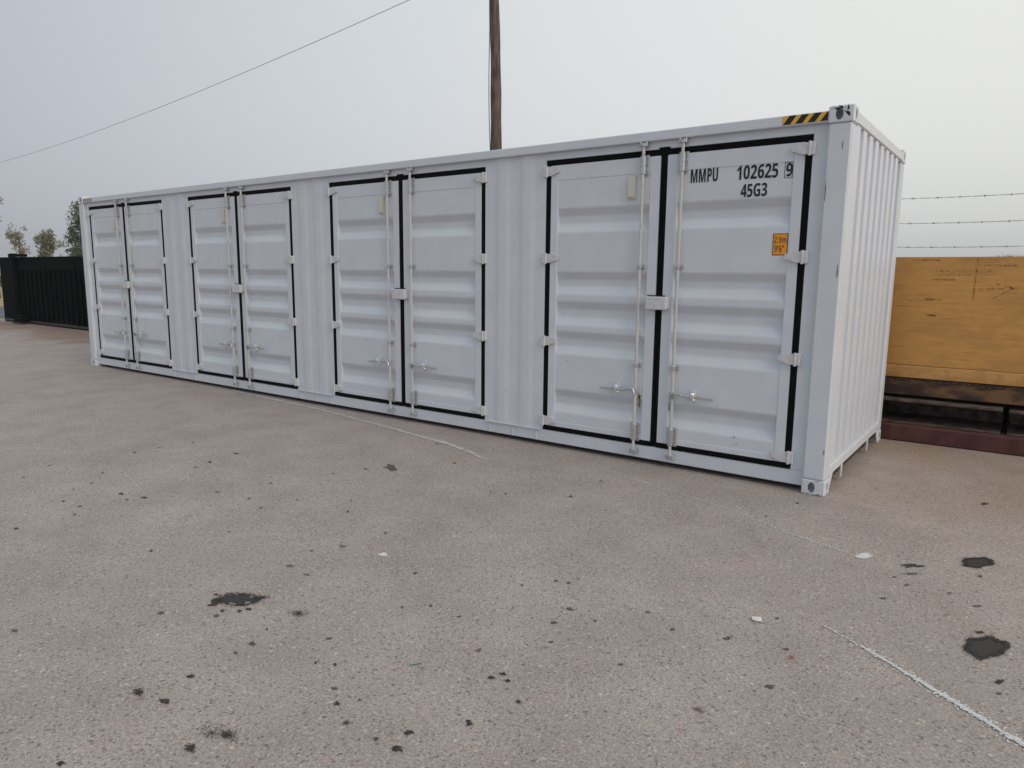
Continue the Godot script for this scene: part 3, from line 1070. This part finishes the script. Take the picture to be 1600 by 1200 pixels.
func make_bin() -> void:
	var x0 := 10.4
	var x1 := 16.4
	var z1 := -2.66
	var z0 := -4.75
	var m := plain(Color.WHITE, 0.62)
	m.albedo_texture = ImageTexture.create_from_image(bin_image())
	M.bin = m
	var inner := mottled(c8(150, 112, 66), c8(176, 132, 80), 0.7, 0.8, 62)
	var c := thing("steel_bin", "large open bin of worn yellow painted steel behind the container", "bin", Vector3.ZERO)
	# front sheet with its own texture coordinates
	var st := new_st()
	var q := [Vector3(x0, 0.785, z1), Vector3(x1, 0.785, z1), Vector3(x1, 1.884, z1), Vector3(x0, 1.884, z1)]
	var uv := [Vector2(0, 1), Vector2((x1 - x0) / 3.2, 1), Vector2((x1 - x0) / 3.2, 0), Vector2(0, 0)]
	for i: int in [0, 2, 1, 0, 3, 2]:
		st.set_normal(Vector3.BACK)
		st.set_uv(uv[i])
		st.add_vertex(q[i])
	build("front_sheet", st, m, c)
	st = new_st()
	box(st, Vector3(x0 - 0.002, 0.655, z1 - 0.06), Vector3(x1 + 0.002, 1.88, z1 - 0.004), 0.002)
	box(st, Vector3(x0, 0.655, z0), Vector3(x1, 1.88, z0 + 0.05), 0.002)
	box(st, Vector3(x0 - 0.002, 0.655, z0 + 0.051), Vector3(x0 + 0.05, 1.88, z1 - 0.061), 0.002)
	box(st, Vector3(x1 - 0.05, 0.655, z0 + 0.051), Vector3(x1 + 0.002, 1.88, z1 - 0.061), 0.002)
	box(st, Vector3(x0 + 0.051, 0.66, z0 + 0.051), Vector3(x1 - 0.051, 0.70, z1 - 0.061), 0.002)
	build("bin_wall", st, inner, c)
	st = new_st()
	# folded skirt below the joint, a little proud of the sheet
	var sk: Array[Vector2] = [Vector2(0.648, -0.03), Vector2(0.652, 0.012), Vector2(0.70, 0.014), Vector2(0.768, 0.008), Vector2(0.776, -0.004)]
	sheet(st, rounded(sk, 0.004), Vector3.UP, Vector3.BACK, Vector3.RIGHT, x0, x1, Vector3(0, 0, z1))
	var skm := mottled(c8(184, 138, 78), c8(202, 154, 92), 0.55, 0.9, 63)
	build("skirt", st, skm, c)
	st = new_st()
	strokes(st, [Vector2(12.865, 1.87), Vector2(12.86, 1.45)], 0.004, Vector3(0, 0, z1 + 0.001), Vector3.RIGHT)
	strokes(st, [Vector2(12.865, 1.57), Vector2(13.18, 1.585)], 0.004, Vector3(0, 0, z1 + 0.001), Vector3.RIGHT)
	strokes(st, [Vector2(13.02, 1.485), Vector2(13.18, 1.585), Vector2(13.04, 1.625)], 0.003, Vector3(0, 0, z1 + 0.001), Vector3.RIGHT)
	strokes(st, [Vector2(13.15, 1.59), Vector2(13.2, 1.58)], 0.008, Vector3(0, 0, z1 + 0.001), Vector3.RIGHT)
	for r: Array in [[12.5, 13.0, 1.745], [12.55, 12.82, 1.71], [12.5, 12.7, 1.66], [12.45, 12.6, 1.46], [12.3, 12.55, 1.855], [12.7, 13.1, 1.86], [12.85, 13.2, 1.80], [12.48, 12.56, 1.30]]:
		for i in 60:
			scuff(st, Vector3(rnd(r[0], r[1]), r[2] + rng.randfn(0, 0.006), z1 + 0.001), rnd(0.004, 0.012), 0.35)
	build("rust_scrape", st, mottled(c8(160, 114, 64), c8(184, 136, 80), 0.9, 6.0, 64), c)
	# the rotten base of the bin
	st = new_st()
	box(st, Vector3(x0 + 0.02, 0.462, z0 + 0.06), Vector3(x1 - 0.02, 0.646, z1 - 0.012), 0.01)
	var sill := mottled(c8(62, 50, 45), c8(122, 92, 64), 0.9, 0.5, 65, 0.0, 0.01, 6)
	sill.uv1_scale = Vector3(0.45, 1.1, 0.45)
	build("base_frame", st, sill, c)
	st = new_st()
	box(st, Vector3(x0 + 0.2, 0.0, z0 + 0.08), Vector3(x1 - 0.2, 0.461, z0 + 0.3), 0.012)
	build("rear_skid", st, M.girder, c)
	# flaking edge along the top of the base
	st = new_st()
	for i in 70:
		var x := rnd(x0, x1)
		var y := 0.64 + rnd(-0.02, 0.004)
		box(st, Vector3(x, y - rnd(0.008, 0.03), z1 - 0.013), Vector3(x + rnd(0.04, 0.2), y, z1 - 0.004 + 0.006 * rng.randf()), 0.003)
	build("rust_scale", st, mottled(c8(58, 46, 44), c8(88, 70, 62), 0.95, 4.0, 66), c)

	# girders lying on the red beam
	for g: Array in [[10.6, 13.205, -2.585, 0.43, "dark rusty steel girder lying under the yellow bin, its end in view", 0.0], [13.255, 16.2, -2.60, 0.418, "rusty steel girder at the right edge under the yellow bin", -0.03]]:
		var o := thing("steel_girder", g[4], "girder", Vector3((g[0] + g[1]) * 0.5, 0.172, g[2] - 0.32), "girders under the yellow bin")
		var l: float = (g[1] - g[0]) * 0.5
		var hh: float = g[3] - 0.172
		st = new_st()
		box(st, Vector3(-l, hh - 0.03, -0.32), Vector3(l, hh, 0.32), 0.006)
		build("top_flange", st, M.girder, o)
		st = new_st()
		box(st, Vector3(-l, 0.0, -0.32), Vector3(l, 0.016, 0.3), 0.004)
		build("bottom_flange", st, M.girder, o)
		st = new_st()
		box(st, Vector3(-l + 0.001, 0.0165, -0.31), Vector3(l - 0.001, hh - 0.0305, -0.295), 0.001)
		build("web", st, M.girder, o)
	var rb := thing("steel_beam", "dark red painted steel beam lying on the ground by the container's end", "beam", Vector3(13.4, 0.0, -2.62))
	st = new_st()
	box(st, Vector3(-3.0, 0.0, -0.11), Vector3(3.0, 0.171, 0.11), 0.012)
	build("beam_body", st, M.red_beam, rb)
	st = new_st()
	for k in 60:
		var p := Vector3(rnd(-1.4, 0.6), rnd(0.01, 0.16), 0.1105)
		scuff(st, p, rnd(0.004, 0.012), 0.6)
	build("worn_paint", st, M.girder, rb)

# ------------------------------------------------------------------ gate
func make_gate() -> void:
	var z := -3.3
	var c := thing("sliding_gate", "black steel sliding gate with upright bars beyond the container's far end", "gate", Vector3(-9.0, 0, z))
	var x0 := -4.55
	var x1 := 6.0
	var st := new_st()
	box(st, Vector3(x0, 0.10, -0.02), Vector3(-3.42, 1.985, 0.02), 0.004)
	build("solid_panel", st, M.gate, c)
	st = new_st()
	box(st, Vector3(-3.419, 1.645, -0.036), Vector3(x1, 1.985, 0.024), 0.004)
	build("top_band", st, M.gate, c)
	st = new_st()
	box(st, Vector3(x0, 1.986, -0.03), Vector3(x1, 2.03, 0.03), 0.004)
	build("top_rail", st, M.gate, c)
	st = new_st()
	box(st, Vector3(x0, 0.035, -0.035), Vector3(x1, 0.099, 0.035), 0.006)
	build("bottom_rail", st, M.gate_grey, c)
	st = new_st()
	box(st, Vector3(x0, 0.0, -0.012), Vector3(x1, 0.0345, 0.012), 0.003)
	build("track", st, M.gate, c)
	var bar := box_mesh(Vector3(-0.07, 0.0995, -0.016), Vector3(0.07, 1.6445, 0.02), 0.004)
	var x := -3.28
	while x < x1:
		var o := put("bar", bar, M.gate, c)
		o.position.x = x
		x += 0.327
	var back := new_st()
	box(back, Vector3(-3.4, 0.1, -0.046), Vector3(x1, 1.7, -0.038), 0.001)
	build("backing_sheet", back, M.gate, c)
	for bx: float in [0.72, 2.9]:
		st = new_st()
		box(st, Vector3(bx, 0.1, 0.0165), Vector3(bx + 0.06, 1.98, 0.045), 0.004)
		build("stile", st, M.gate, c)
	var p := thing("gate_post", "black guide post with a roller bracket on top, in front of the gate", "post", Vector3(-12.2, 0, -3.2))
	st = new_st()
	box(st, Vector3(-0.06, 0, -0.055), Vector3(0.06, 2.14, 0.06), 0.006)
	build("upright", st, M.gate, p)
	st = new_st()
	box(st, Vector3(-0.19, 2.1, -0.05), Vector3(-0.0605, 2.13, 0.05), 0.004)
	box(st, Vector3(-0.23, 2.02, -0.05), Vector3(-0.1905, 2.13, 0.05), 0.004)
	box(st, Vector3(0.0605, 2.115, -0.05), Vector3(0.18, 2.14, 0.05), 0.004)
	box(st, Vector3(0.18, 2.04, -0.06), Vector3(0.95, 2.12, 0.06), 0.012)
	build("roller_bracket", st, M.gate, p)
	var mo := thing("gate_motor", "small dark motor box at the foot of the black gate post", "motor", Vector3(-11.78, 0, -3.14))
	st = new_st()
	box(st, Vector3(-0.26, 0.05, -0.11), Vector3(0.3, 0.27, 0.13), 0.03)
	build("housing", st, M.gate, mo)
	st = new_st()
	box(st, Vector3(-0.3, 0.0, -0.13), Vector3(0.34, 0.05, 0.15), 0.008)
	build("footing", st, M.gate_grey, mo)

# ------------------------------------------------------------------ pole, wires, fence
func make_pole() -> void:
	var base := Vector3(4.35, -0.03, -6.18)
	var c := thing("utility_pole", "rough brown wooden utility pole rising behind the container", "pole", base)
	var st := new_st()
	var pts: Array[Vector3] = []
	var rad: Array[float] = []
	for k in 34:
		var y := k * 0.25
		pts.append(Vector3(-0.024 * y + 0.012 * sin(y * 1.3), y, 0.008 * sin(y * 0.9 + 1.0)))
		rad.append(0.146 - 0.0075 * y + 0.004 * sin(y * 5.1) + rnd(-0.002, 0.002))
	tube(st, pts, rad, 18)
	build("trunk", st, M.wood, c)
	st = new_st()
	var cp: Array[Vector3] = []
	for k in 40:
		var y := 0.6 + k * 0.19
		cp.append(Vector3(-0.024 * y - 0.118 + 0.0055 * y - 0.035 * maxf(0.0, sin((y - 3.9) * 1.25)), y, 0.075 - 0.003 * y))
	var cr: Array[float] = [0.008]
	tube(st, cp, cr, 6)
	build("cable", st, M.wire, c)
	st = new_st()
	rod(st, Vector3(-0.3, 7.78, 0.0), Vector3(-0.1, 7.72, 0.0), 0.02, 8)
	build("wire_bracket", st, M.wire, c)
	var w := thing("overhead_wire", "single thin dark wire slanting across the upper left sky", "wire", base + Vector3(-0.3, 7.76, 0))
	st = new_st()
	var wp: Array[Vector3] = []
	for k in 61:
		var x := 3.98 - 52.0 * k / 60.0
		var y := 6.97 + 0.00108 * (x + 22.0) * (x + 22.0)
		wp.append(Vector3(x, y + 0.02, -6.22 + 0.0904 * (x - 4.25)) - w.position)
	wp[0] = Vector3.ZERO
	var wr: Array[float] = [0.006]
	tube(st, wp, wr, 6)
	build("conductor", st, M.wire, w)

func make_fence() -> void:
	var z := -5.2
	var c := thing("barbed_wire_fence", "three strands of barbed wire above the yellow bin", "fence", Vector3(12.6, -0.03, z))
	for x: float in [-4.8, -1.6, 1.6, 4.8]:
		var st := new_st()
		box(st, Vector3(x - 0.05, 0, -0.05), Vector3(x + 0.05, 2.86, 0.05), 0.01)
		build("fence_post", st, M.post, c)
	for y: float in [2.752, 2.432, 2.125]:
		var st := new_st()
		var barbs := new_st()
		for k in 3:
			var a: float = [-4.8, -1.6, 1.6][k]
			for strand in 2:
				var pts: Array[Vector3] = []
				for i in 65:
					var t := i / 64.0
					var ph := t * 70.0 + strand * PI
					pts.append(Vector3(a + 3.2 * t, y - 0.03 * sin(PI * t) + 0.004 * sin(ph), 0.056 + 0.004 * cos(ph)))
				var r: Array[float] = [0.0022]
				tube(st, pts, r, 5, false)
			for i in 12:
				var t := (i + 0.5) / 12.0 + rnd(-0.006, 0.006)
				var p := Vector3(a + 3.2 * t, y - 0.03 * sin(PI * t), 0.056)
				for q in 2:
					var d := Vector3(rnd(-0.4, 0.4), 1.0, rnd(-0.8, 0.8)).normalized() * 0.018
					if q == 1:
						d = Vector3(rnd(-0.4, 0.4), rnd(-0.5, 0.5), 1.0).normalized() * 0.018
					rod(barbs, p - d, p + d, 0.0026, 5)
				rod(barbs, p - Vector3(0.012, 0, 0), p + Vector3(0.012, 0, 0), 0.008, 6)
		var o := build("wire_strand", st, M.galv_wire, c)
		build("barbs", barbs, M.galv_wire, o)

# ------------------------------------------------------------------ trees
func leaf_material(a: Color, b: Color, seed_: int) -> StandardMaterial3D:
	var m := mottled(a, b, 0.75, 0.9, seed_)
	m.vertex_color_use_as_albedo = true
	m.cull_mode = BaseMaterial3D.CULL_DISABLED
	return m

func leaves(st: SurfaceTool, c: Vector3, r: Vector3, count: int, size: float) -> void:
	for k in count:
		var d := Vector3(rng.randfn(), rng.randfn(), rng.randfn()).normalized() * pow(rng.randf(), 0.45)
		var p := c + d * r
		var u := Vector3(rng.randfn(), rng.randfn(), rng.randfn()).normalized()
		var v := u.cross(Vector3(rng.randfn(), rng.randfn(), rng.randfn()).normalized()).normalized()
		var s := size * rnd(0.6, 1.3)
		var t := rnd(0.75, 1.2)
		st.set_color(Color(t * rnd(0.92, 1.08), t, t * rnd(0.9, 1.1)))
		var q := [p - u * s * 0.5, p + v * s * 0.22, p + u * s * 0.5, p - v * s * 0.22]
		var n := u.cross(v).normalized()
		for i: int in [0, 1, 2, 0, 2, 3]:
			st.set_normal(n)
			st.set_color(Color(t, t, t * 0.97))
			st.add_vertex(q[i])

func tree(called: String, label: String, at: Vector3, trunk: float, clumps: Array, mat: Material, per: int, size: float, group := "trees beyond the gate") -> void:
	var o := thing(called, label, "tree", at, group)
	var st := new_st()
	var top := Vector3.ZERO
	for q: Array in clumps:
		if q[1] > top.y:
			top = Vector3(q[0] * 0.4, q[1], 0)
	var mid := Vector3(top.x * 0.3, top.y * 0.45, 0)
	var pts: Array[Vector3] = [Vector3.ZERO, mid * 0.5 + Vector3(0.05, 0, 0), mid, top]
	var rad: Array[float] = [trunk, trunk * 0.8, trunk * 0.6, trunk * 0.1]
	tube(st, pts, rad, 9)
	for q: Array in clumps:
		var e := Vector3(q[0], q[1], q[2])
		var s := mid.lerp(top, clampf((e.y - mid.y) / maxf(top.y - mid.y, 0.1) * 0.6, 0.0, 0.8))
		var bp: Array[Vector3] = [s, s.lerp(e, 0.55) + Vector3(0, 0.08, 0), e]
		var br: Array[float] = [trunk * 0.34, trunk * 0.2, trunk * 0.06]
		tube(st, bp, br, 6)
	build("trunk", st, M.bark, o)
	st = new_st()
	for q: Array in clumps:
		var r: float = q[3]
		# uneven clump: a few offset sub-clumps with gaps between
		for k in 10:
			var d := Vector3(rng.randfn(), rng.randfn(), rng.randfn()) * r * 0.48
			leaves(st, Vector3(q[0], q[1], q[2]) + d, Vector3(r, r, r) * rnd(0.3, 0.62), int(per * r * r * 0.36), size * 0.8)
	build("crown", st, mat, o)

func make_trees() -> void:
	var pale := leaf_material(c8(126, 122, 104), c8(154, 148, 128), 71)
	var olive := leaf_material(c8(112, 114, 90), c8(138, 138, 112), 72)
	var green := leaf_material(c8(74, 86, 64), c8(104, 112, 88), 73)
	# directions from the camera to each, at their own distances
	tree("slender_tree", "thin sparse grey green tree directly above the gate post's roller bracket", Vector3(-51.8, -0.03, -17.6), 0.12, [[-0.85, 4.6, 0, 0.55], [-0.4, 3.9, 0.2, 0.6], [0.1, 3.1, 0, 0.6], [0.35, 2.6, 0.2, 0.5], [-0.1, 2.2, 0, 0.5]], pale, 260, 0.24)
	tree("round_tree", "bushy olive tree showing above the middle of the black gate", Vector3(-52.0, -0.03, -19.6), 0.2, [[0, 4.25, 0, 0.7], [0.6, 4.2, 0.3, 0.65], [-0.45, 3.5, 0, 0.6], [0.3, 3.3, 0, 0.8], [1.0, 3.7, 0, 0.5], [0.0, 2.4, 0.3, 0.9], [0.6, 2.2, 0, 0.8], [-0.3, 1.8, 0, 0.7]], olive, 300, 0.24)
	tree("leafy_tree", "dark green leafy tree at the container's far left edge", Vector3(-29.2, -0.03, -12.5), 0.2, [[0.45, 4.85, 0, 0.35], [0.5, 4.3, 0, 0.5], [-0.15, 4.1, 0, 0.35], [-0.95, 3.55, 0.1, 0.42], [-1.2, 3.3, 0, 0.3], [0.1, 3.4, 0, 0.6], [-0.6, 2.75, 0, 0.34], [0.45, 2.6, 0, 0.7], [-1.55, 2.85, 0, 0.25], [1.2, 4.2, 0.3, 0.8], [1.1, 3.0, 0, 0.8], [1.0, 4.9, 0, 0.45]], green, 520, 0.17)
	tree("tall_tree", "grey green bough at the left edge of the picture", Vector3(-34.75, -0.03, -10.05), 0.22, [[0.15, 5.2, 0, 0.5], [-0.2, 4.7, 0.2, 0.6], [0.1, 4.2, 0, 0.45], [-0.9, 5.4, 0, 0.8], [-1.0, 4.2, 0.3, 0.8], [-0.6, 6.0, 0, 0.7]], olive, 360, 0.19)
	var sh := thing("spiky_shrub", "brown spiky treetop just showing over the yellow bin", "tree", Vector3(12.57, -0.03, -19.3))
	var ss := new_st()
	var sp: Array[Vector3] = [Vector3.ZERO, Vector3(0.03, 1.0, 0), Vector3(0, 2.05, 0)]
	var sr: Array[float] = [0.09, 0.08, 0.06]
	tube(ss, sp, sr, 8)
	build("trunk", ss, M.bark, sh)
	ss = new_st()
	for k in 420:
		var q := Vector3(rnd(-0.42, 0.42), 1.86 + rnd(0.0, 0.42), rnd(-0.4, 0.4))
		q.y -= 0.5 * q.x * q.x
		var dir := Vector3(rng.randfn() * 0.7 + q.x, rnd(0.1, 1.0), rng.randfn() * 0.7).normalized()
		var side := dir.cross(Vector3(rng.randfn(), rng.randfn(), rng.randfn())).normalized() * 0.014
		var tip := q + dir * rnd(0.14, 0.28)
		ss.set_color(Color.WHITE * rnd(0.8, 1.15))
		tri(ss, q - side, q + side, tip, Vector3.BACK)
	build("crown", ss, leaf_material(c8(92, 80, 58), c8(116, 104, 78), 74), sh)
	var hedge := leaf_material(c8(98, 106, 92), c8(124, 130, 114), 75)
	var o := thing("field_bush", "low grey green bush beyond the dry field at the picture's left edge", "bush", Vector3(-65.0, -0.03, -20.4))
	var st := new_st()
	var tp: Array[Vector3] = [Vector3.ZERO, Vector3(0.05, 0.9, 0)]
	var tr: Array[float] = [0.09, 0.04]
	tube(st, tp, tr, 6)
	build("stem", st, M.bark, o)
	st = new_st()
	for q in 16:
		leaves(st, Vector3(rnd(-0.5, 0.5), rnd(0.4, 1.2), rnd(-4.0, 4.0)), Vector3(0.6, 0.5, 0.9), 160, 0.26)
	build("foliage", st, hedge, o)

func make_litter() -> void:
	var p := thing("paper_scrap", "crumpled white scrap lying on the concrete before the container", "litter", Vector3(12.405, 0.002, 2.314))
	var st := new_st()
	var pts: Array = []
	for j in 5:
		var row: Array[Vector3] = []
		for i in 6:
			row.append(Vector3((i - 2.5) * 0.009 + rnd(-0.002, 0.002), 0.004 + rnd(0.0, 0.007) + (0.007 if j in [1, 2] else 0.0), (j - 2.0) * 0.009 + 0.004 * (i - 2.5) * 0.4 + rnd(-0.002, 0.002)))
		pts.append(row)
	for j in 4:
		for i in 5:
			quad(st, pts[j][i], pts[j][i + 1], pts[j + 1][i + 1], pts[j + 1][i], Vector3.UP)
			var low := Vector3(0, 0.004, 0)
			quad(st, pts[j][i] - low, pts[j][i + 1] - low, pts[j + 1][i + 1] - low, pts[j + 1][i] - low, Vector3.DOWN)
	build("sheet", st, M.scrap, p)
	p.rotation.y = 0.5
	var g := thing("plastic_strip", "thin green plastic strip on the concrete", "litter", Vector3(11.35, 0.002, 3.622))
	st = new_st()
	var sp: Array[Vector3] = [Vector3(-0.02, 0.003, 0.02), Vector3(-0.003, 0.004, 0.002), Vector3(0.014, 0.003, -0.022)]
	var sr: Array[float] = [0.0018]
	tube(st, sp, sr, 6)
	build("strip", st, plain(c8(40, 110, 88), 0.5), g)

func make_gravel(ground: Node) -> void:
	# loose grit too fine to count
	var st := new_st()
	for k in 1100:
		var p := Vector3(rnd(7.0, 15.0), 0.0, rnd(-1.5, 4.8))
		var r := 0.0022 + 0.005 * pow(rng.randf(), 4.0)
		var top := p + Vector3(rnd(-0.3, 0.3) * r, r * 0.9, rnd(-0.3, 0.3) * r)
		var ring: Array[Vector3] = []
		var a0 := rnd(0, TAU)
		for i in 5:
			var t := a0 + TAU * i / 5
			ring.append(p + Vector3(cos(t), 0, sin(t)) * r * rnd(0.7, 1.2))
		for i in 5:
			tri(st, top, ring[i], ring[(i + 1) % 5], (ring[i] + ring[(i + 1) % 5]) * 0.5 - p + Vector3.UP * r)
	var o := build("grit", st, mottled(c8(120, 110, 104), c8(206, 198, 190), 0.9, 30.0, 81), ground)
	o.set_meta("kind", "stuff")
	o.set_meta("label", "loose grit on the concrete")

func _ready() -> void:
	rng.seed = 20240
	make_view()
	make_materials()
	var ground := make_ground()
	make_land()
	print("ground")
	make_container()
	print("container")
	make_bin()
	make_gate()
	make_pole()
	make_fence()
	print("yard")
	rng.seed = 711
	make_trees()
	rng.seed = 33
	make_stains(ground)
	chalk_line(ground, [Vector2(4.28, -0.03), Vector2(5.31, 0.06), Vector2(6.37, 0.12), Vector2(7.2, 0.24), Vector2(7.93, 0.35), Vector2(8.38, 0.43), Vector2(8.79, 0.49), Vector2(9.17, 0.61), Vector2(9.47, 0.74)], 0.05, [0.7, 1.1, 1.0, 0.8, 1.3, 1.7, 2.0, 1.4, 0.05], 1.5)
	chalk_line(ground, [Vector2(9.67, 0.1), Vector2(10.51, 0.36), Vector2(11.2, 0.58), Vector2(11.77, 0.76), Vector2(12.18, 0.97), Vector2(12.56, 1.1)], 0.05, [0.1, 0.16, 0.18, 0.25, 0.42, 0.2], 1.1)
	chalk_line(ground, [Vector2(12.69, 2.17), Vector2(12.87, 2.27), Vector2(13.03, 2.37), Vector2(13.16, 2.46), Vector2(13.32, 2.56), Vector2(13.49, 2.68), Vector2(13.62, 2.79)], 0.028, [0.1, 1.0, 1.6, 2.0, 2.4, 2.4, 2.2], 1.3)
	make_litter()
	make_gravel(ground)
	print("done")
